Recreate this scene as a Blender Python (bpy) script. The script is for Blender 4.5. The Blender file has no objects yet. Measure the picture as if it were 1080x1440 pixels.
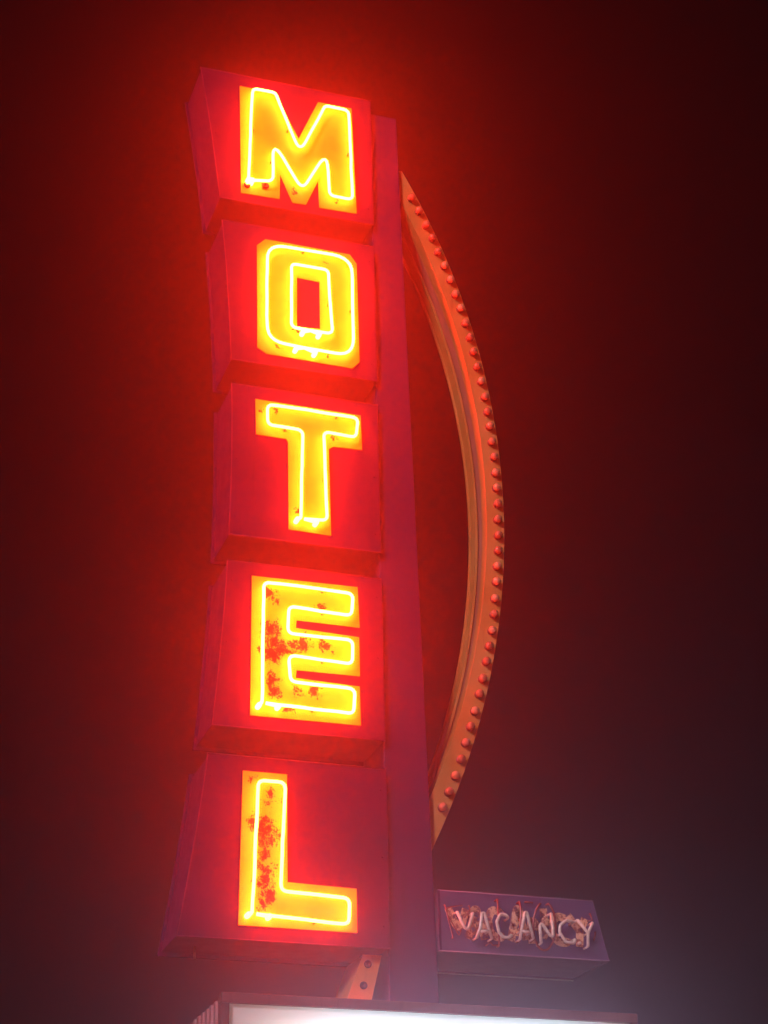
import bpy, bmesh, math, random
from mathutils import Vector, Matrix, noise
from mathutils.geometry import tessellate_polygon
random.seed(7)
S = bpy.context.scene
COL = S.collection

# ------------------------------------------------------------------ camera
F_PX, CX, CY = 2675.0, 540.0, 720.0            # focal length and centre of the 1080 x 1440 picture
CAM = Vector((-3.0415, -8.7625, 1.6732))
AX = Vector((0.9472025, 0.12570557, 0.29496702))   # world X, Y, Z axes in (right, down, forward)
AY = Vector((-0.31992631, 0.43170242, 0.84337428))
AZ = Vector((-0.02132113, -0.89321394, 0.44912612))
RIGHT = Vector((AX.x, AY.x, AZ.x)); DOWN = Vector((AX.y, AY.y, AZ.y)); FWD = Vector((AX.z, AY.z, AZ.z))
cd = bpy.data.cameras.new('camera'); cam = bpy.data.objects.new('camera', cd); COL.objects.link(cam)
m3 = Matrix((RIGHT, -DOWN, -FWD)).transposed()
cam.matrix_world = Matrix.Translation(CAM) @ m3.to_4x4()
cd.sensor_fit = 'VERTICAL'; cd.sensor_height = 36.0; cd.lens = F_PX / 1440 * 36
cd.clip_start = 0.05; cd.clip_end = 1000
S.camera = cam

# ------------------------------------------------------------------ night sky, added fill lamp, exposure
SUN_EL, SUN_AZ = 24.0, 226.0                    # light comes over the viewer's shoulder
w = bpy.data.worlds.new('World'); S.world = w; w.use_nodes = True
wn = w.node_tree; bg = wn.nodes['Background']
sky = wn.nodes.new('ShaderNodeTexSky'); sky.sky_type = 'NISHITA'; sky.sun_disc = False
sky.sun_elevation = math.radians(SUN_EL); sky.sun_rotation = math.radians(SUN_AZ)
wn.links.new(sky.outputs[0], bg.inputs[0]); bg.inputs[1].default_value = 0.0002
sd = bpy.data.lights.new('fill_sun', 'SUN'); sd.energy = 1.9; sd.angle = math.radians(12); sd.color = (1.0, 0.74, 0.82)  # fill lamp added to brighten arch and faces, not a real source
fill_sun = bpy.data.objects.new('fill_sun', sd); COL.objects.link(fill_sun)
az, el = math.radians(SUN_AZ), math.radians(SUN_EL)
tosun = Vector((math.sin(az) * math.cos(el), math.cos(az) * math.cos(el), math.sin(el)))
fill_sun.rotation_euler = tosun.to_track_quat('Z', 'Y').to_euler(); fill_sun.location = (-4, -10, 14)
S.view_settings.view_transform = 'Standard'; S.view_settings.look = 'None'
S.view_settings.exposure = 0.0; S.view_settings.gamma = 1.0; S.view_settings.use_curve_mapping = False
S.render.engine = 'CYCLES'
S.cycles.use_denoising = True
S.cycles.max_bounces = 6; S.cycles.volume_bounces = 0
S.cycles.sample_clamp_indirect = 20.0

FOG_DENSITY, FOG_G = 0.0165, 0.92
NEON = (235.0, 6.8, 1.15)

# ------------------------------------------------------------------ helpers
def at(px, py, y):
    """the point of the plane Y = y (a face of the sign) seen at a pixel of the photograph"""
    d = RIGHT * ((px - CX) / F_PX) + DOWN * ((py - CY) / F_PX) + FWD
    return CAM + d * ((y - CAM.y) / d.y)

def zoomed(ox, oy, s):
    return lambda pts, y: [at(ox + a / s, oy + b / s, y) for a, b in pts]

def thing(name, label, cat, loc, group=None):
    o = bpy.data.objects.new(name, None); COL.objects.link(o); o.location = loc
    o.empty_display_size = 0.2
    o['label'] = label; o['category'] = cat
    if group: o['group'] = group
    return o

def world_loc(o):
    v = Vector(o.location)
    while o.parent: o = o.parent; v = v + Vector(o.location)
    return v

def part(name, bm, mat, parent, smooth=False, bevel=0.0, label=None):
    """bm is in world coordinates; it is moved into the parent's frame"""
    bmesh.ops.recalc_face_normals(bm, faces=bm.faces)
    if parent is not None:
        bmesh.ops.translate(bm, verts=bm.verts, vec=-world_loc(parent))
    me = bpy.data.meshes.new(name); bm.to_mesh(me); bm.free()
    me.materials.append(mat)
    if smooth:
        for p in me.polygons: p.use_smooth = True
    o = bpy.data.objects.new(name, me); COL.objects.link(o); o.parent = parent
    if bevel:
        b = o.modifiers.new('bevel', 'BEVEL'); b.width = bevel; b.segments = 2; b.limit_method = 'ANGLE'
    if label: o['label'] = label
    return o

def box(bm, x0, x1, y0, y1, z0, z1):
    v = [bm.verts.new((x, y, z)) for z in (z0, z1) for x, y in ((x0, y0), (x1, y0), (x1, y1), (x0, y1))]
    for f in ((0, 3, 2, 1), (4, 5, 6, 7), (0, 1, 5, 4), (1, 2, 6, 5), (2, 3, 7, 6), (3, 0, 4, 7)):
        bm.faces.new([v[i] for i in f])
    return v

def slab(bm, pts, y0, y1, hole=None):
    """outline in the XZ plane given a thickness from y0 to y1"""
    loops = [pts] + ([hole] if hole else [])
    flat = [Vector((p[0], p[2], 0)) for l in loops for p in l]
    tris = tessellate_polygon([[Vector((p[0], p[2], 0)) for p in l] for l in loops])
    a = [bm.verts.new((p.x, y0, p.y)) for p in flat]; b = [bm.verts.new((p.x, y1, p.y)) for p in flat]
    if hole:
        for t in tris:
            bm.faces.new([a[i] for i in t]); bm.faces.new([b[i] for i in reversed(t)])
    else:
        bm.faces.new(a); bm.faces.new(list(reversed(b)))
    k = 0
    for l in loops:
        n = len(l)
        for i in range(n):
            j = (i + 1) % n
            bm.faces.new((a[k + i], a[k + j], b[k + j], b[k + i]))
        k += n

def fillet(pts, r, closed=False, seg=5):
    """round the corners of a polyline"""
    out = []; n = len(pts)
    for i, p in enumerate(pts):
        if not closed and i in (0, n - 1): out.append(p.copy()); continue
        a = pts[(i - 1) % n] - p; b = pts[(i + 1) % n] - p
        la, lb = a.length, b.length; a = a / la; b = b / lb
        ang = a.angle(b); t = min(r / max(math.tan(ang / 2), 0.05), la * .48, lb * .48)
        s, e = p + a * t, p + b * t
        for k in range(seg + 1):
            u = k / seg; out.append(s * (1 - u) ** 2 + p * (2 * u * (1 - u)) + e * u * u)
    return out

def subdivide(pts, step):
    out = [pts[0]]
    for a, b in zip(pts, pts[1:]):
        n = max(1, int((b - a).length / step))
        out += [a.lerp(b, (k + 1) / n) for k in range(n)]
    return out

def tube(bm, pts, r, closed=False, sides=10, caps=True):
    n = len(pts); rings = []
    nrm = None
    for i in range(n):
        if closed: t = pts[(i + 1) % n] - pts[i - 1]
        else: t = pts[min(i + 1, n - 1)] - pts[max(i - 1, 0)]
        t = t.normalized()
        if nrm is None: nrm = t.orthogonal().normalized()
        nrm = (nrm - t * nrm.dot(t)).normalized(); bi = t.cross(nrm)
        rr = r[i] if isinstance(r, (list, tuple)) else r
        rings.append([bm.verts.new(pts[i] + (nrm * math.cos(2 * math.pi * k / sides) + bi * math.sin(2 * math.pi * k / sides)) * rr) for k in range(sides)])
    for i in range(n if closed else n - 1):
        A, B = rings[i], rings[(i + 1) % n]
        off = 0
        if closed and i == n - 1:
            off = min(range(sides), key=lambda o: (A[0].co - B[o].co).length)
        for k in range(sides):
            bm.faces.new((A[k], A[(k + 1) % sides], B[(k + 1 + off) % sides], B[(k + off) % sides]))
    if not closed and caps:
        bm.faces.new(rings[0]); bm.faces.new(rings[-1])

def lathe_y(bm, c, prof, sides=14):
    """prof: (radius, y offset) from back to front, about an axis along Y through c"""
    rings = []
    for r, dy in prof:
        if r < 1e-5: rings.append([bm.verts.new((c.x, c.y + dy, c.z))])
        else: rings.append([bm.verts.new((c.x + r * math.cos(2 * math.pi * k / sides), c.y + dy, c.z + r * math.sin(2 * math.pi * k / sides))) for k in range(sides)])
    for A, B in zip(rings, rings[1:]):
        for k in range(sides):
            j = (k + 1) % sides
            if len(B) == 1: bm.faces.new((A[k], A[j], B[0]))
            elif len(A) == 1: bm.faces.new((A[0], B[j], B[k]))
            else: bm.faces.new((A[k], A[j], B[j], B[k]))
    if len(rings[0]) > 1: bm.faces.new(rings[0])

# ------------------------------------------------------------------ materials
def nodes(name):
    m = bpy.data.materials.new(name); m.use_nodes = True
    return m, m.node_tree, m.node_tree.nodes['Principled BSDF']

def N(nt, typ, **kw):
    n = nt.nodes.new(typ)
    for k, v in kw.items(): setattr(n, k, v)
    return n

def math_node(nt, op, a, b=None, clamp=False):
    n = N(nt, 'ShaderNodeMath', operation=op); n.use_clamp = clamp
    for i, v in enumerate((a, b)):
        if v is None: continue
        if isinstance(v, (int, float)): n.inputs[i].default_value = v
        else: nt.links.new(v, n.inputs[i])
    return n.outputs[0]

def noise_tex(nt, scale, detail=6, rough=.6, stretch=None):
    g = N(nt, 'ShaderNodeNewGeometry'); src = g.outputs['Position']
    if stretch:
        mp = N(nt, 'ShaderNodeMapping'); mp.inputs['Scale'].default_value = stretch
        nt.links.new(src, mp.inputs['Vector']); src = mp.outputs[0]
    t = N(nt, 'ShaderNodeTexNoise'); t.inputs['Scale'].default_value = scale
    t.inputs['Detail'].default_value = detail; t.inputs['Roughness'].default_value = rough
    nt.links.new(src, t.inputs['Vector'])
    return t.outputs['Fac']

def ramp(nt, fac, lo, hi):
    r = N(nt, 'ShaderNodeMapRange'); r.interpolation_type = 'SMOOTHSTEP'
    r.inputs['From Min'].default_value = lo; r.inputs['From Max'].default_value = hi
    nt.links.new(fac, r.inputs['Value']); return r.outputs[0]

def mix(nt, fac, a, b):
    n = N(nt, 'ShaderNodeMix', data_type='RGBA')
    if isinstance(fac, (int, float)): n.inputs[0].default_value = fac
    else: nt.links.new(fac, n.inputs[0])
    for i, v in ((6, a), (7, b)):
        if isinstance(v, (tuple, list)): n.inputs[i].default_value = (*v[:3], 1)
        else: nt.links.new(v, n.inputs[i])
    return n.outputs[2]

def bump(nt, bsdf, h, dist=.004, strength=.5):
    b = N(nt, 'ShaderNodeBump'); b.inputs['Distance'].default_value = dist; b.inputs['Strength'].default_value = strength
    nt.links.new(h, b.inputs['Height']); nt.links.new(b.outputs[0], bsdf.inputs['Normal'])

def painted_metal(name, col, faded, dirt, rough=.42, streak=.5, dent=.012, spec=.4):
    """sheet metal paint: cloudy fading, rain streaks, specks of dirt, slight oil-canning"""
    m, nt, b = nodes(name)
    cloud = ramp(nt, noise_tex(nt, 2.3, 5), .35, .75)
    c = mix(nt, cloud, col, faded)
    st = ramp(nt, noise_tex(nt, 9, 4, .6, (3.0, 3.0, .22)), .55, .80)
    c = mix(nt, math_node(nt, 'MULTIPLY', st, streak), c, dirt)
    sp = ramp(nt, noise_tex(nt, 55, 4, .7), .66, .74)
    c = mix(nt, math_node(nt, 'MULTIPLY', sp, .7), c, dirt)
    nt.links.new(c, b.inputs['Base Color'])
    rr = N(nt, 'ShaderNodeMapRange'); rr.inputs['To Min'].default_value = rough - .1; rr.inputs['To Max'].default_value = rough + .2
    nt.links.new(noise_tex(nt, 14, 5), rr.inputs['Value']); nt.links.new(rr.outputs[0], b.inputs['Roughness'])
    b.inputs['Specular IOR Level'].default_value = spec
    h = math_node(nt, 'ADD', noise_tex(nt, 2.0, 2), math_node(nt, 'MULTIPLY', noise_tex(nt, 30, 3), .05))
    bump(nt, b, h, dent, .6)
    return m

RED = painted_metal('red cabinet paint', (.032, .0012, .046), (.052, .003, .068), (.012, .0008, .012), spec=.08)
RED_HIGHLIGHT = painted_metal('red edge highlight paint', (.050, .004, .052), (.13, .02, .10), (.012, .001, .012), streak=.9, spec=.15)  # lighter tone for painted highlights along the cabinet edges
POLE = painted_metal('plum pole paint', (.042, .010, .070), (.052, .015, .085), (.024, .006, .03), spec=.12)
ORANGE = painted_metal('orange arch paint', (.58, .26, .06), (.66, .35, .11), (.26, .08, .03), rough=.4, streak=.55, dent=.004)
WEB = painted_metal('bare grey brown metal', (.46, .19, .12), (.52, .24, .15), (.3, .10, .06), rough=.5)
VAC = painted_metal('dull purple box paint', (.11, .055, .15), (.14, .075, .18), (.05, .025, .05), rough=.5)
VAC_HIGHLIGHT = painted_metal('purple edge highlight', (.22, .13, .24), (.32, .22, .34), (.10, .05, .10), rough=.45)  # lighter purple for painted highlights on the box edges
FRAME = painted_metal('brown box frame paint', (.16, .055, .055), (.24, .09, .08), (.07, .02, .02))
LIP_GLINT = painted_metal('underside glint paint', (.55, .52, .54), (.7, .68, .7), (.3, .26, .26), rough=.35)  # pale tone standing in for a streak of reflected light
SHEET = painted_metal('corrugated sheet paint', (.34, .12, .12), (.45, .20, .19), (.22, .03, .03), rough=.5)

def plain(name, col, rough=.5, metal=0.0, trans=0.0, spec=.5):
    m, nt, b = nodes(name)
    c = mix(nt, ramp(nt, noise_tex(nt, 40, 4), .35, .7), col, tuple(x * .72 for x in col))
    nt.links.new(c, b.inputs['Base Color']); b.inputs['Roughness'].default_value = rough
    b.inputs['Metallic'].default_value = metal; b.inputs['Transmission Weight'].default_value = trans
    b.inputs['Specular IOR Level'].default_value = spec
    return m
DARK = plain('dark socket hole', (.015, .012, .012), .7)
BUSH = plain('dark red bushing', (.09, .01, .008), .6)
PORC = plain('glass support', (.55, .30, .12), .4)
GLASS_PALE = plain('unlit pale glass tube', (.93, .86, .72), .2)
GLASS_RED = plain('unlit red glass tube', (.34, .07, .05), .25)
BULB = plain('pink bulb glass', (.52, .27, .14), .12)
_nt = BULB.node_tree; _b = _nt.nodes['Principled BSDF']; _o = N(_nt, 'ShaderNodeObjectInfo')      # no two bulbs aged alike
_nt.links.new(mix(_nt, _o.outputs['Random'], (.62, .34, .19), (.36, .13, .07)), _b.inputs['Base Color'])
SOCKET = plain('bulb socket', (.20, .03, .015), .45)
STEEL = plain('dull steel', (.30, .22, .22), .45, .6)

def neon_mat(age):
    m, nt, b = nodes('lit neon glass')
    b.inputs['Base Color'].default_value = (.8, .4, .2, 1)
    k = max(NEON); b.inputs['Emission Color'].default_value = (*[c / k for c in NEON], 1)
    b.inputs['Emission Strength'].default_value = k * age
    return m
LIT_OF = {'M': neon_mat(1.0), 'O': neon_mat(1.0), 'T': neon_mat(.84), 'E': neon_mat(.98), 'L': neon_mat(.72)}   # older tubes burn weaker

def letter_yellow(name, blobs):
    """yellow letter paint flaked down to rust in the given places"""
    m, nt, b = nodes(name)
    geo = N(nt, 'ShaderNodeNewGeometry')
    yel = mix(nt, ramp(nt, noise_tex(nt, 7, 4), .35, .7), (.86, .70, .012), (.82, .58, .010))
    mask = None
    wt = N(nt, 'ShaderNodeTexNoise'); wt.inputs['Scale'].default_value = 16; wt.inputs['Detail'].default_value = 5; wt.inputs['Roughness'].default_value = .7
    nt.links.new(geo.outputs['Position'], wt.inputs['Vector'])
    wv = N(nt, 'ShaderNodeVectorMath', operation='MULTIPLY_ADD'); wv.inputs[1].default_value = (.16, .16, .16)
    nt.links.new(wt.outputs['Color'], wv.inputs[0]); nt.links.new(geo.outputs['Position'], wv.inputs[2])
    ws = N(nt, 'ShaderNodeVectorMath', operation='SUBTRACT'); ws.inputs[1].default_value = (.08, .08, .08); nt.links.new(wv.outputs[0], ws.inputs[0])
    for p, r in blobs:
        d = N(nt, 'ShaderNodeVectorMath', operation='DISTANCE'); d.inputs[1].default_value = p
        nt.links.new(ws.outputs[0], d.inputs[0])
        v = math_node(nt, 'SUBTRACT', 1.0, math_node(nt, 'DIVIDE', d.outputs['Value'], r), clamp=True)
        mask = v if mask is None else math_node(nt, 'MAXIMUM', mask, v)
    grit = math_node(nt, 'ADD', math_node(nt, 'MULTIPLY', noise_tex(nt, 28, 8, .8, (1.3, 1, .7)), .55), math_node(nt, 'MULTIPLY', noise_tex(nt, 85, 4, .8), .45))
    grit = math_node(nt, 'ADD', math_node(nt, 'MULTIPLY', math_node(nt, 'SUBTRACT', grit, .5), 1.6), .5)
    base = grit if mask is None else math_node(nt, 'ADD', grit, math_node(nt, 'MULTIPLY', mask, .42))
    rust = ramp(nt, base, .69, .78)
    deep = ramp(nt, base, .76, .90)
    c = mix(nt, rust, yel, mix(nt, deep, (.26, .022, .008), (.040, .004, .002)))
    nt.links.new(c, b.inputs['Base Color']); b.inputs['Roughness'].default_value = .55
    bump(nt, b, math_node(nt, 'SUBTRACT', 1.0, rust), .0015, .6)
    return m

def flaked(name):
    m, nt, b = nodes(name)
    f = math_node(nt, 'ADD', math_node(nt, 'MULTIPLY', noise_tex(nt, 24, 5, .7), .7), math_node(nt, 'MULTIPLY', noise_tex(nt, 80, 4, .7), .3))
    c = mix(nt, ramp(nt, f, .46, .54), (.86, .56, .33), (.36, .10, .05))
    c = mix(nt, ramp(nt, f, .555, .585), c, (.12, .055, .13))
    nt.links.new(c, b.inputs['Base Color']); b.inputs['Roughness'].default_value = .6
    return m
FLAKED = flaked('flaked orange lettering')

# ------------------------------------------------------------------ ground
def concrete():
    m, nt, b = nodes('concrete forecourt')
    c = mix(nt, ramp(nt, noise_tex(nt, .6, 6), .35, .7), (.15, .148, .145), (.21, .205, .20))
    c = mix(nt, ramp(nt, noise_tex(nt, 90, 3), .6, .75), c, (.28, .27, .26))
    nt.links.new(c, b.inputs['Base Color']); b.inputs['Roughness'].default_value = .8
    bump(nt, b, noise_tex(nt, 120, 3), .006, .6)
    return m
bm = bmesh.new(); bmesh.ops.create_grid(bm, x_segments=8, y_segments=8, size=90)
g = part('ground', bm, concrete(), None); g['kind'] = 'structure'

# ------------------------------------------------------------------ pole
TOP_Z, BOT_Z, MID_Z = 9.148, 3.942, 6.545
CAB_H, PITCH, DEPTH = 0.918, 1.072, 0.35
POLE_Y = 0.035
BOX_TOP = 3.60
def pole_right(z): return .177 + (9.08 - z) / (9.08 - 3.72) * .085
pole = thing('sign_pole', 'tall plum painted steel pylon tapering upward beside the glowing letter cabinets', 'sign pole', (.1, .2, 0))
bm = bmesh.new()
for z0, z1 in ((BOX_TOP + .002, 9.085),):
    v = [bm.verts.new(c) for z in (z0, z1) for c in ((.003, POLE_Y, z), (pole_right(z), POLE_Y, z), (pole_right(z), .36, z), (.003, .36, z))]
    for f in ((0, 3, 2, 1), (4, 5, 6, 7), (0, 1, 5, 4), (1, 2, 6, 5), (2, 3, 7, 6), (3, 0, 4, 7)): bm.faces.new([v[i] for i in f])
part('shaft', bm, POLE, pole, bevel=.006)
bm = bmesh.new(); box(bm, .0, .265, .03, .365, 0.03, 2.298); part('lower_post', bm, POLE, pole, bevel=.006)
bm = bmesh.new(); box(bm, -.14, .40, -.11, .50, 0.0, .03); part('base_plate', bm, STEEL, pole, bevel=.004)
for x in (-.09, .35):
    for y in (-.06, .45):
        bm = bmesh.new(); bmesh.ops.create_cone(bm, cap_ends=True, segments=6, radius1=.022, radius2=.022, depth=.03, matrix=Matrix.Translation((x, y, .045)))
        part('anchor_bolt', bm, STEEL, pole)

# ------------------------------------------------------------------ letter cabinets
R_LEFT = 14.9
def left_x(z): return -.84 - (R_LEFT - math.sqrt(R_LEFT ** 2 - (z - MID_Z) ** 2))

ZM, ZO, ZT, ZE, ZL = zoomed(240, 80, 3), zoomed(280, 300, 3.375), zoomed(280, 530, 3.176), zoomed(250, 770, 2.919), zoomed(200, 1040, 2.4545)
TUBE_Y, PLATE_Y = -.054, -.013
LET = {
 'M': dict(z=ZM, plate=[(292, 122), (440, 150), (540, 345), (622, 190), (763, 217), (785, 660), (628, 635), (622, 525), (572, 622), (515, 614), (462, 495), (460, 598), (297, 572)],
   tubes=[[(345, 520), (420, 524), (432, 512), (430, 352), (555, 560), (661, 398), (670, 584), (768, 602), (750, 226), (651, 205), (546, 402), (441, 152), (345, 132), (329, 514)]],
   ends=[[(329, 514), (345, 520)]], holes=[(322, 542), (400, 547)], blobs=[((325, 470), 10), ((700, 612), 16), ((520, 572), 18), ((395, 545), 22)],
   sup=[(352, 300), (500, 300), (600, 300), (755, 400), (430, 430)]),
 'O': dict(z=ZO, plate=[(275, 150), (315, 122), (715, 195), (748, 240), (762, 705), (728, 735), (320, 665), (277, 635)], hole=[(465, 303), (572, 325), (575, 548), (465, 538)],
   tubes=[[(500, 638), (322, 603), (324, 142), (724, 212), (734, 677), (500, 638)], [(530, 556), (440, 540), (438, 238), (612, 268), (634, 572), (530, 556)]],
   ends=[[(462, 640), (552, 660)], [(495, 560), (572, 572)]], holes=[], blobs=[((385, 635), 20), ((475, 557), 20), ((590, 235), 14), ((615, 680), 14)],
   sup=[(325, 400), (500, 172), (728, 450), (440, 400), (622, 420)]),
 'T': dict(z=ZT, plate=[(252, 98), (722, 172), (728, 325), (600, 311), (580, 322), (590, 708), (400, 680), (398, 292), (388, 276), (255, 255)],
   tubes=[[(470, 634), (572, 642), (556, 243), (702, 270), (708, 182), (306, 122), (308, 212), (463, 238), (455, 628)]],
   ends=[[(440, 634), (525, 648)]], holes=[], blobs=[((440, 600), 22), ((348, 148), 14), ((390, 240), 14), ((600, 272), 14), ((285, 145), 16)],
   sup=[(345, 128), (390, 225), (600, 255), (460, 450), (565, 450), (620, 170)]),
 'E': dict(z=ZE, plate=[(305, 115), (738, 162), (747, 328), (488, 297), (485, 330), (745, 368), (748, 527), (488, 502), (485, 535), (747, 570), (752, 730), (297, 688)],
   tubes=[[(362, 638), (722, 682), (727, 580), (462, 550), (455, 441), (717, 478), (720, 380), (452, 352), (454, 240), (714, 280), (720, 188), (353, 140), (346, 632)]],
   ends=[[(335, 645), (415, 650)]], holes=[],
   blobs=[((385, 335), 55), ((380, 390), 45), ((420, 410), 50), ((395, 440), 50), ((470, 405), 40), ((515, 385), 42), ((595, 400), 34), ((385, 545), 40), ((398, 595), 34), ((585, 242), 26), ((380, 190), 34), ((415, 215), 22), ((640, 430), 20), ((455, 662), 26), ((500, 590), 34), ((570, 592), 30), ((335, 420), 18)],
   sup=[(352, 300), (600, 172), (600, 262), (600, 365), (600, 462), (600, 565), (560, 662)]),
 'L': dict(z=ZL, plate=[(348, 107), (500, 120), (502, 492), (740, 515), (742, 667), (332, 640)],
   tubes=[[(395, 602), (713, 638), (717, 548), (478, 520), (494, 148), (402, 140), (379, 598)]],
   ends=[[(368, 603), (440, 610)]], holes=[],
   blobs=[((440, 190), 36), ((425, 285), 40), ((425, 315), 46), ((428, 350), 46), ((430, 390), 36), ((425, 440), 34), ((425, 490), 30), ((428, 540), 34), ((420, 575), 24), ((378, 290), 28), ((382, 140), 18)],
   sup=[(398, 250), (386, 480), (488, 330), (600, 533), (600, 628)]),
}
LABELS = {
 'M': 'red sheet metal cabinet with glowing neon letter M, topmost of the stack on the pylon',
 'O': 'red sheet metal cabinet with glowing double outlined neon letter O',
 'T': 'red sheet metal cabinet with glowing neon letter T on yellow panel',
 'E': 'red sheet metal cabinet with glowing neon letter E on rust flaked yellow panel',
 'L': 'wide red sheet metal cabinet with glowing neon letter L, lowest of the stack',
}
def dist_m(z, r): return ((z([(0, 0)], 0)[0]) - (z([(r, 0)], 0)[0])).length

for i, ch in enumerate('MOTEL'):
    d = LET[ch]; z = d['z']; LIT = LIT_OF[ch]
    zt = TOP_Z - i * PITCH; zb = zt - CAB_H
    t = thing('letter_cabinet', LABELS[ch], 'neon sign', (-.45, DEPTH / 2, zb), 'stacked letter cabinets')
    edge = [Vector((left_x(zt + (zb - zt) * k / 6), 0, zt + (zb - zt) * k / 6)) for k in range(7)]
    outline = edge + [Vector((-.001, 0, zb)), Vector((-.001, 0, zt))]
    inset = [Vector((p.x + (.006 if k < 7 else -.0), 0, p.z + (.006 if abs(p.z - zb) < 1e-6 else -.006 if abs(p.z - zt) < 1e-6 else 0))) for k, p in enumerate(outline)]
    bm = bmesh.new(); slab(bm, inset, .004, DEPTH); part('shell', bm, RED, t, bevel=.003)
    bm = bmesh.new(); slab(bm, outline, -.006, .0035); part('face_panel', bm, RED, t, bevel=.003)
    flange = [Vector((p.x - (.010 if k < 7 else 0), 0, p.z + (-.012 if abs(p.z - zb) < 1e-6 else .012 if abs(p.z - zt) < 1e-6 else 0))) for k, p in enumerate(outline)]
    bm = bmesh.new(); slab(bm, flange, DEPTH + .0005, DEPTH + .014); part('back_panel', bm, RED, t, bevel=.002)
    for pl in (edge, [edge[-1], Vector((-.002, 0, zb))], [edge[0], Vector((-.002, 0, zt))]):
        bm = bmesh.new(); tube(bm, [Vector((p.x, -.0065, p.z)) for p in pl], .0034, sides=6); part('edge_highlight', bm, RED_HIGHLIGHT, t, True)  # thin lighter strips painted as light catching the edges
    # yellow letter plate
    blobs = [(z([p], PLATE_Y)[0], max(.012, dist_m(z, r) * 1.45)) for p, r in d['blobs']]
    bm = bmesh.new()
    slab(bm, z(d['plate'], PLATE_Y), PLATE_Y, -.0065, z(d['hole'], PLATE_Y) if 'hole' in d else None)
    plate = part('letter_panel', bm, letter_yellow('yellow letter paint ' + ch, blobs), t)
    for h in d['holes']:
        p = z([h], PLATE_Y)[0]
        bm = bmesh.new(); lathe_y(bm, p, [(.018, 0), (.02, -.012), (.014, -.016), (.011, -.006), (0, -.006)]); part('bushing', bm, BUSH, plate, True)
    # lit tubes
    for k, (tp, en) in enumerate(zip(d['tubes'], d['ends'])):
        pts = z(tp, TUBE_Y)
        path = subdivide(fillet(pts, .035 if not (ch == 'O' and k == 0) else .11, seg=6), .06)
        path = [p + Vector((noise.noise(p * 9 + Vector((i * 7, 0, 0))), 0, noise.noise(p * 9 + Vector((0, 5, i * 3))))) * .0035 if 0 < q < len(path) - 1 else p for q, p in enumerate(path)]   # hand bent glass
        bm = bmesh.new(); tube(bm, path, .0085)
        nt_ = part('neon_tube', bm, LIT, t, True)
        e0, e1 = z(en, TUBE_Y)
        for e, o in ((e0, pts[-1]), (e1, pts[0])):
            bm = bmesh.new()
            mid = Vector((e.x, TUBE_Y + .004, e.z))
            if (o - e).length < .012: o = e + Vector((.02, 0, .004))
            pa = fillet([o + Vector((0, .001, 0)), mid, Vector((e.x, PLATE_Y - .001, e.z))], .02, seg=4)
            tube(bm, pa, .0095)
            lathe_y(bm, Vector((e.x, PLATE_Y - .001, e.z)), [(.0135, 0), (.0145, -.02), (.0135, -.045), (.009, -.054), (0, -.056)], 12)
            part('electrode', bm, LIT, nt_, True)
        if k == 0:
            for s in d['sup']:
                p = z([s], TUBE_Y)[0]
                bm = bmesh.new(); tube(bm, [Vector((p.x, PLATE_Y, p.z)), Vector((p.x, TUBE_Y + .010, p.z))], .0055, sides=8)
                part('tube_support', bm, PORC, nt_, True)
    # screws along the face edge
    for u in (.12, .5, .88):
        zz = zb + (zt - zb) * u
        for x in (left_x(zz) + .03, -.03):
            bm = bmesh.new(); lathe_y(bm, Vector((x, -.006, zz)), [(.006, 0), (.006, -.002), (.003, -.004), (0, -.004)], 8); part('screw', bm, RED, t)
    if ch == 'L':
        bm = bmesh.new(); tube(bm, [Vector((-.93, .2, zb + .006)), Vector((-.93, .205, zb - .03)), Vector((-.925, .21, zb - .055))], .006); part('drain_stub', bm, STEEL, t, True)

# ------------------------------------------------------------------ bulb arch
ARC_Y0, ARC_D = .07, .27
C_OUT, R_OUT = Vector((-3.782, 0, 6.557)), 4.5456
C_IN, R_IN = Vector((-3.623, 0, 6.562)), 4.282
arch = thing('bulb_arch', 'curved orange metal arch studded with unlit red bulbs, bowing out from the pylon', 'sign arch', (.2, .2, 4.7))
def arc_pt(z, inner, off=0.0):
    c, r = (C_IN, R_IN + off) if inner else (C_OUT, R_OUT + off)
    return c.x + math.sqrt(max(r * r - (z - c.z) ** 2, 0))
def sweep(prof, z0, z1, n):
    """prof: list of (inner?, radial offset, y); butted against the pylon's side"""
    bm = bmesh.new(); rings = []
    for i in range(n + 1):
        z = z0 + (z1 - z0) * i / n; lim = pole_right(z) + .003
        rings.append([bm.verts.new((max(arc_pt(z, a, o), lim + (.0005 * k if arc_pt(z, a, o) < lim else 0)), y, z)) for k, (a, o, y) in enumerate(prof)])
    m = len(prof)
    for A, B in zip(rings, rings[1:]):
        for k in range(m): bm.faces.new((A[k], A[(k + 1) % m], B[(k + 1) % m], B[k]))
    bm.faces.new(rings[0]); bm.faces.new(rings[-1])
    bmesh.ops.dissolve_degenerate(bm, dist=.0008, edges=bm.edges)
    return bm
Y0, Y1 = ARC_Y0, ARC_Y0 + ARC_D
ZA, ZB = 4.455, 8.72
part('front_plate', sweep([(0, 0, Y0), (1, 0, Y0), (1, 0, Y0 + .012), (0, 0, Y0 + .012)], ZA, ZB, 90), ORANGE, arch)
part('front_flange', sweep([(1, .004, Y0 + .0125), (1, .004, Y0 + .085), (1, .018, Y0 + .085), (1, .018, Y0 + .0125)], ZA, ZB, 90), ORANGE, arch)
part('web', sweep([(1, .026, Y0 + .0125), (1, .026, Y1 - .0125), (1, .04, Y1 - .0125), (1, .04, Y0 + .0125)], ZA, ZB, 90), WEB, arch)
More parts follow.
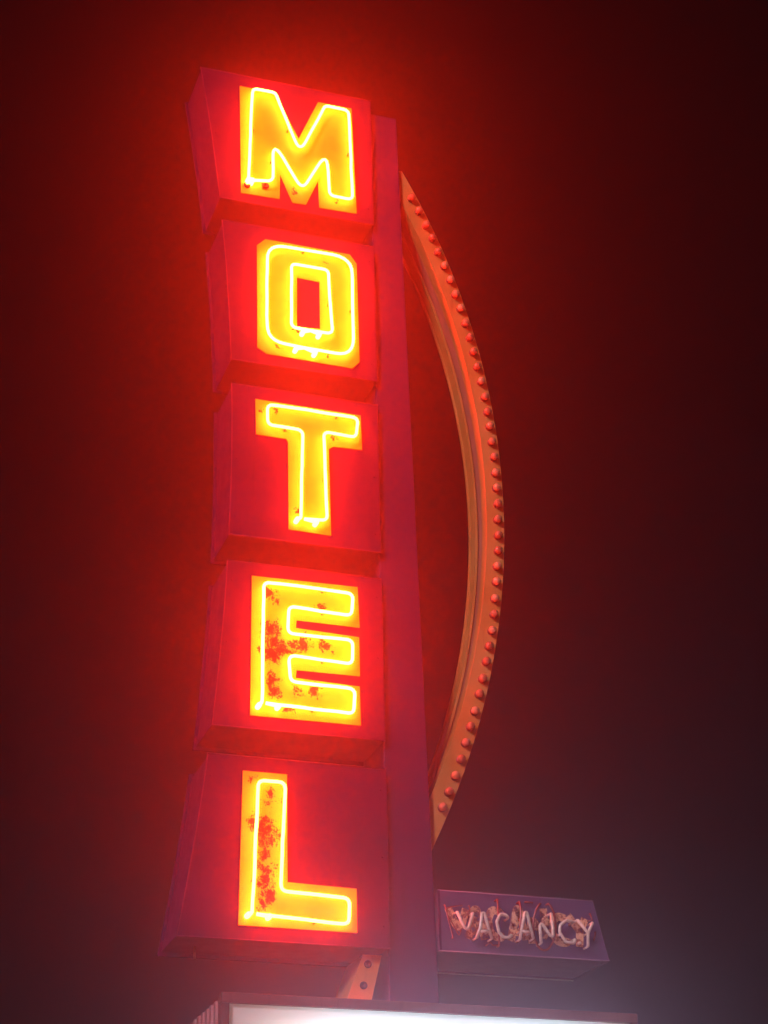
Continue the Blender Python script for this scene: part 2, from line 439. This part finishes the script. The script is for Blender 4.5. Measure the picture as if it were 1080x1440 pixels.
part('back_flange', sweep([(1, .004, Y1 - .085), (1, .004, Y1 - .0125), (1, .018, Y1 - .0125), (1, .018, Y1 - .085)], ZA, ZB, 90), ORANGE, arch)
part('outer_skin', sweep([(0, -.016, Y0 + .0125), (0, -.016, Y1 - .0125), (0, -.004, Y1 - .0125), (0, -.004, Y0 + .0125)], ZA, ZB, 90), ORANGE, arch)
part('back_plate', sweep([(0, 0, Y1 - .012), (1, -.006, Y1 - .012), (1, -.006, Y1), (0, 0, Y1)], ZA, ZB, 90), ORANGE, arch)

def bulb_at(x, z, first=[None, None]):
    c = Vector((x, Y0, z))
    if first[0] is None:
        bm = bmesh.new(); lathe_y(bm, c, [(.022, -.0005), (.0225, -.006), (.019, -.010), (0, -.010)], 14)
        s = part('socket', bm, SOCKET, arch, True)
        bm = bmesh.new(); lathe_y(bm, c, [(.014, -.0105), (.0185, -.014), (.0225, -.022), (.0230, -.030), (.020, -.037), (.0135, -.041), (.006, -.044), (0, -.0445)], 14)
        b = part('bulb', bm, BULB, s, True)
        first[0], first[1] = s, (b, x, z)
        return
    s = first[0].copy(); COL.objects.link(s); b0, bx, bz = first[1]
    tilt = Vector((random.uniform(-.003, .003), 0, random.uniform(-.004, .004)))
    s.location = Vector((x - bx, 0, z - bz)) + tilt
    b = b0.copy(); COL.objects.link(b); b.parent = s
# bulbs march along the outer edge at an even pitch
zz, n = 4.705, 0
while zz < 8.60:
    xo, xi = arc_pt(zz, 0), arc_pt(zz, 1)
    ang = math.asin((zz - C_OUT.z) / R_OUT)
    bulb_at(xo - .043 / math.cos(ang), zz)
    zz += .0985 * math.cos(ang); n += 1

# straight end of the arch coming out under the L cabinet
low_o, low_i = [Vector((-.020, 0, 3.926)), Vector((-.102, 0, BOX_TOP + .002))], [Vector((-.116, 0, 3.926)), Vector((-.240, 0, BOX_TOP + .002))]
bm = bmesh.new(); slab(bm, [low_i[0], low_o[0], low_o[1], low_i[1]], Y0, Y0 + .012); tip = part('lower_plate', bm, ORANGE, arch)
bm = bmesh.new(); slab(bm, [low_i[0] + Vector((.001, 0, 0)), low_i[0] + Vector((.015, 0, 0)), low_i[1] + Vector((.015, 0, 0)), low_i[1] + Vector((.001, 0, 0))], Y0 + .0125, Y1 - .0125); part('lower_web', bm, ORANGE, arch)
bm = bmesh.new(); slab(bm, [low_i[0], low_o[0], low_o[1], low_i[1]], Y1 - .012, Y1); part('lower_back', bm, ORANGE, arch)
for px, py in ((517, 1356), (511, 1386)):
    p = at(px, py, Y0)
    bm = bmesh.new(); lathe_y(bm, p, [(.019, -.0008), (.019, -.006), (.013, -.006), (.012, -.0015), (0, -.0015)], 14); part('empty_socket', bm, DARK, tip, True)

# ------------------------------------------------------------------ vacancy box
V0, VD = .012, .42
vac = thing('vacancy_sign', 'small dull purple sign box reading VACANCY in unlit tubes over flaked orange letters', 'sign', (.7, .2, 3.95))
fl = pole_right(4.1) + .006
fx = [Vector((fl, 0, 4.257)), Vector((1.112, 0, 4.257)), Vector((1.182, 0, 3.952)), Vector((fl, 0, 3.952))]
bm = bmesh.new(); slab(bm, [fx[0] + Vector((.004, 0, -.004)), fx[1] + Vector((-.004, 0, -.004)), fx[2] + Vector((-.005, 0, .004)), fx[3] + Vector((.004, 0, .004))], V0 + .004, V0 + VD); part('box_shell', bm, VAC, vac, bevel=.008)
bm = bmesh.new(); slab(bm, fx, V0 - .004, V0 + .0035); part('face_panel', bm, VAC, vac, bevel=.002)
bm = bmesh.new(); slab(bm, [Vector((fl + .002, 0, 3.97)), Vector((1.17, 0, 3.97)), Vector((1.17, 0, 3.945)), Vector((fl + .002, 0, 3.945))], V0 + VD + .0005, V0 + VD + .012); part('back_glint', bm, LIP_GLINT, vac)  # pale strip painted as the bright reflection under the box
bm = bmesh.new(); box(bm, fl - .001, fl + .010, V0 - .010, V0 - .0045, 3.955, 4.254); part('edge_highlight', bm, RED, vac)  # red strip painted as neon light on the left edge
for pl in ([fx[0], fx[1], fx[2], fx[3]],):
    bm = bmesh.new(); tube(bm, [Vector((p.x, V0 - .004, p.z)) for p in pl], .0035, sides=6); part('face_highlight', bm, VAC_HIGHLIGHT, vac, True)  # lighter line painted as a highlight round the face
bm = bmesh.new(); tube(bm, [Vector((fx[2].x - .004, V0 + .002, 3.955)), Vector((fx[2].x - .006, V0 + VD, 3.955)), Vector((fl + .01, V0 + VD - .002, 3.953))], .005, sides=6); part('bottom_highlight', bm, VAC_HIGHLIGHT, vac, True)  # lighter line painted so the dark underside's edges catch light
ZV1, ZV8, ZV2 = zoomed(610, 1240, 8.308), zoomed(560, 1220, 3.176), zoomed(730, 1250, 7.714)
VY = -.045
glyph = {
 'V': (ZV1, [[(272, 350), (390, 600), (458, 362)]]),
 'A': (ZV1, [[(500, 655), (545, 540), (562, 370), (590, 362), (680, 665)], [(545, 578), (645, 576)]]),
 'C': (ZV1, [[(872, 425), (845, 388), (775, 378), (735, 470), (760, 590), (810, 645), (875, 655), (912, 622)]]),
 'a': (ZV8, [[(543, 322), (566, 200), (575, 202), (604, 318)], [(550, 285), (590, 290)]]),
 'N': (ZV2, [[(240, 590), (215, 315), (385, 590), (345, 265)]]),
 'c': (ZV2, [[(585, 365), (510, 340), (445, 395), (440, 470), (510, 580), (600, 590), (605, 545)]]),
 'Y': (ZV2, [[(632, 335), (748, 480), (748, 625)], [(798, 365), (748, 480)]]),
}
for k, (zf, strokes) in glyph.items():
    # flaked painted letter, larger and behind
    bm = bmesh.new(); q = []
    for s in strokes:
        pts = fillet([Vector((p.x, V0 - .0045, p.z)) for p in zf(s, VY)], .03, seg=4)
        q += pts
    cen = sum(q, Vector()) / len(q)
    first = True
    for si, s in enumerate(strokes):
        pts = fillet([Vector((p.x, 0, p.z)) for p in zf(s, VY)], .03, seg=4)
        pts = [Vector(((p.x - cen.x) * 1.12 + cen.x - .022, V0 - .0055 - .0015 * si, (p.z - cen.z) * 1.18 + cen.z + .022)) for p in pts]
        L, Rr = [], []
        for i, p in enumerate(pts):
            tt = (pts[min(i + 1, len(pts) - 1)] - pts[max(i - 1, 0)]).normalized(); nn = Vector((-tt.z, 0, tt.x)) * .021
            L.append(bm.verts.new(p + nn)); Rr.append(bm.verts.new(p - nn))
        for i in range(len(pts) - 1): bm.faces.new((L[i], L[i + 1], Rr[i + 1], Rr[i]))
    part('painted_letter', bm, FLAKED, vac)
    bm = bmesh.new()
    for s in strokes:
        pts = fillet([p for p in zf(s, VY)], .018, seg=4)
        tube(bm, pts, .0085, sides=8)
        for e in (pts[0], pts[-1]): tube(bm, [e, Vector((e.x, V0 - .003, e.z))], .0055, sides=6)
    part('letter_tube', bm, GLASS_PALE, vac, True)
for nm, s in (('n', [(740, 205), (752, 300), (765, 745), (760, 500), (1000, 690), (1010, 500), (1018, 330), (1000, 230)]),):
    bm = bmesh.new(); tube(bm, fillet(ZV1(s[:3], VY + .018), .01), .0055, sides=8); tube(bm, fillet(ZV1(s[4:], VY + .018), .01), .0055, sides=8)
    for e in ZV1([s[0], s[2], s[4], s[7]], VY + .018): tube(bm, [e, Vector((e.x, V0 - .003, e.z))], .005, sides=6)
    part('overlay_tube', bm, GLASS_RED, vac, True, label='red unlit tube shaped as the letter N of NO')
ring = ZV2([(275 + 122 * math.cos(a), 405 + 262 * math.sin(a)) for a in [math.radians(-70 + 320 * k / 26) for k in range(27)]], VY + .018)
bm = bmesh.new(); tube(bm, ring, .0055, sides=8)
for e in (ring[0], ring[-1]): tube(bm, [e, Vector((e.x, V0 - .003, e.z))], .005, sides=6)
part('overlay_tube', bm, GLASS_RED, vac, True, label='red unlit tube shaped as the letter O of NO')
for s in ([(130, 270), (165, 420), (225, 650)], [(150, 310), (215, 290), (330, 275)], [(180, 430), (215, 480), (300, 640), (320, 560)], [(365, 410), (420, 330), (415, 280)], [(620, 740), (660, 700), (690, 745), (770, 735)]):
    bm = bmesh.new(); pts = fillet(ZV1(s, V0 - .02), .01); tube(bm, pts, .0032, sides=6)
    for e in (pts[0], pts[-1]): tube(bm, [e, Vector((e.x, V0 - .003, e.z))], .0042, sides=6)
    part('loose_wire', bm, GLASS_RED, vac, True)
for s in ([(70, 140), (150, 150)], [(770, 270), (795, 340), (740, 350)], [(830, 470), (810, 560)]):
    bm = bmesh.new(); pts = ZV2(s, V0 - .015); tube(bm, pts, .0042, sides=6)
    tube(bm, [pts[0], Vector((pts[0].x, V0 - .003, pts[0].z))], .0042, sides=6)
    part('loose_wire', bm, GLASS_RED, vac, True)
for s in ((415, 512), (640, 598)):
    p = ZV2([s], V0 - .004)[0]
    bm = bmesh.new(); lathe_y(bm, p, [(.008, 0), (.008, -.025), (.004, -.028), (0, -.028)], 8); part('insulator', bm, GLASS_PALE, vac, True)

# ------------------------------------------------------------------ lit box sign at the foot of the letters
BX0, BX1, BY0, BY1, BZ0 = -.942, 1.112, -.40, .36, 2.30
lit = thing('light_box_sign', 'wide backlit white sign box with brown frame mounted under the neon letters', 'light box', (.085, 0, BZ0))
fw = .045
for nm, a in (('frame_rail', (BX0, BX1, BY0, BY0 + .06, BOX_TOP - fw, BOX_TOP)), ('frame_rail', (BX0, BX1, BY0, BY0 + .06, BZ0, BZ0 + fw)),
              ('frame_rail', (BX0, BX0 + fw - .008, BY0 + .001, BY0 + .06, BZ0 + fw + .001, BOX_TOP - fw - .001)), ('frame_rail', (BX1 - fw + .008, BX1, BY0 + .001, BY0 + .06, BZ0 + fw + .001, BOX_TOP - fw - .001))):
    bm = bmesh.new(); box(bm, *a); part(nm, bm, FRAME, lit, bevel=.003)
def acrylic():
    """white plastic lit from lamps inside: dimmer towards its edges, where no lamp reaches"""
    m, nt, b = nodes('backlit white acrylic')
    b.inputs['Base Color'].default_value = (.75, .74, .70, 1); b.inputs['Roughness'].default_value = .3
    g = N(nt, 'ShaderNodeNewGeometry'); sp = N(nt, 'ShaderNodeSeparateXYZ'); nt.links.new(g.outputs['Position'], sp.inputs[0])
    ex = math_node(nt, 'MULTIPLY', ramp(nt, math_node(nt, 'SUBTRACT', sp.outputs['X'], BX0), -.0, .70), ramp(nt, math_node(nt, 'SUBTRACT', BX1, sp.outputs['X']), -.05, .40))
    ez = ramp(nt, math_node(nt, 'SUBTRACT', BOX_TOP, sp.outputs['Z']), .03, .45)
    e = math_node(nt, 'ADD', math_node(nt, 'MULTIPLY', math_node(nt, 'MULTIPLY', ex, ez), 7.5), math_node(nt, 'ADD', .10, math_node(nt, 'MULTIPLY', ex, .55)))
    e = math_node(nt, 'MULTIPLY', e, math_node(nt, 'ADD', .75, math_node(nt, 'MULTIPLY', noise_tex(nt, 3, 4), .5)))
    nt.links.new(mix(nt, ex, (1.0, .80, .62), (.70, .92, .95)), b.inputs['Emission Color'])
    nt.links.new(e, b.inputs['Emission Strength'])
    return m
bm = bmesh.new(); box(bm, BX0 + .02, BX1 - .02, BY0 + .025, BY0 + .031, BZ0 + .02, BOX_TOP - .02); part('sign_face', bm, acrylic(), lit)
for nm, x0, sgn in (('side_panel', BX0, 1), ('side_panel', BX1, -1)):
    bm = bmesh.new(); ys = []; y = BY0 + .061; prof = []
    while y < BY1 - .02:
        for dy, dx in ((0, .006), (.030, .006), (.040, .022), (.070, .022)): prof.append((x0 + sgn * dx, y + dy))
        y += .080
    A = [bm.verts.new((x, yy, BZ0 + .002)) for x, yy in prof]; B = [bm.verts.new((x, yy, BOX_TOP - .012)) for x, yy in prof]
    for i in range(len(prof) - 1): bm.faces.new((A[i], A[i + 1], B[i + 1], B[i]))
    part(nm, bm, SHEET, lit)
bm = bmesh.new(); box(bm, BX0 + .03, BX1 - .03, BY0 + .061, BY1, BOX_TOP - .010, BOX_TOP - .001); part('top_panel', bm, FRAME, lit)
bm = bmesh.new(); box(bm, BX0 + .03, BX1 - .03, BY0 + .061, BY1, BZ0 + .001, BZ0 + .010); part('bottom_panel', bm, FRAME, lit)
bm = bmesh.new(); box(bm, BX0 + .002, BX1 - .002, BY1 + .001, BY1 + .012, BZ0 + .001, BOX_TOP - .014); part('back_panel', bm, FRAME, lit)

# ------------------------------------------------------------------ mist
m = bpy.data.materials.new('night mist'); m.use_nodes = True; nt = m.node_tree
nt.nodes.remove(nt.nodes['Principled BSDF']); pv = nt.nodes.new('ShaderNodeVolumePrincipled')
pv.inputs['Color'].default_value = (.95, .64, .96, 1); pv.inputs['Density'].default_value = FOG_DENSITY; pv.inputs['Anisotropy'].default_value = FOG_G
nt.links.new(pv.outputs[0], nt.nodes['Material Output'].inputs['Volume'])
bm = bmesh.new(); box(bm, -95, 95, -95, 95, -1.0, 9.7)
hz = part('haze', bm, m, None); hz['kind'] = 'stuff'; hz['label'] = 'thin night mist glowing red around the neon'
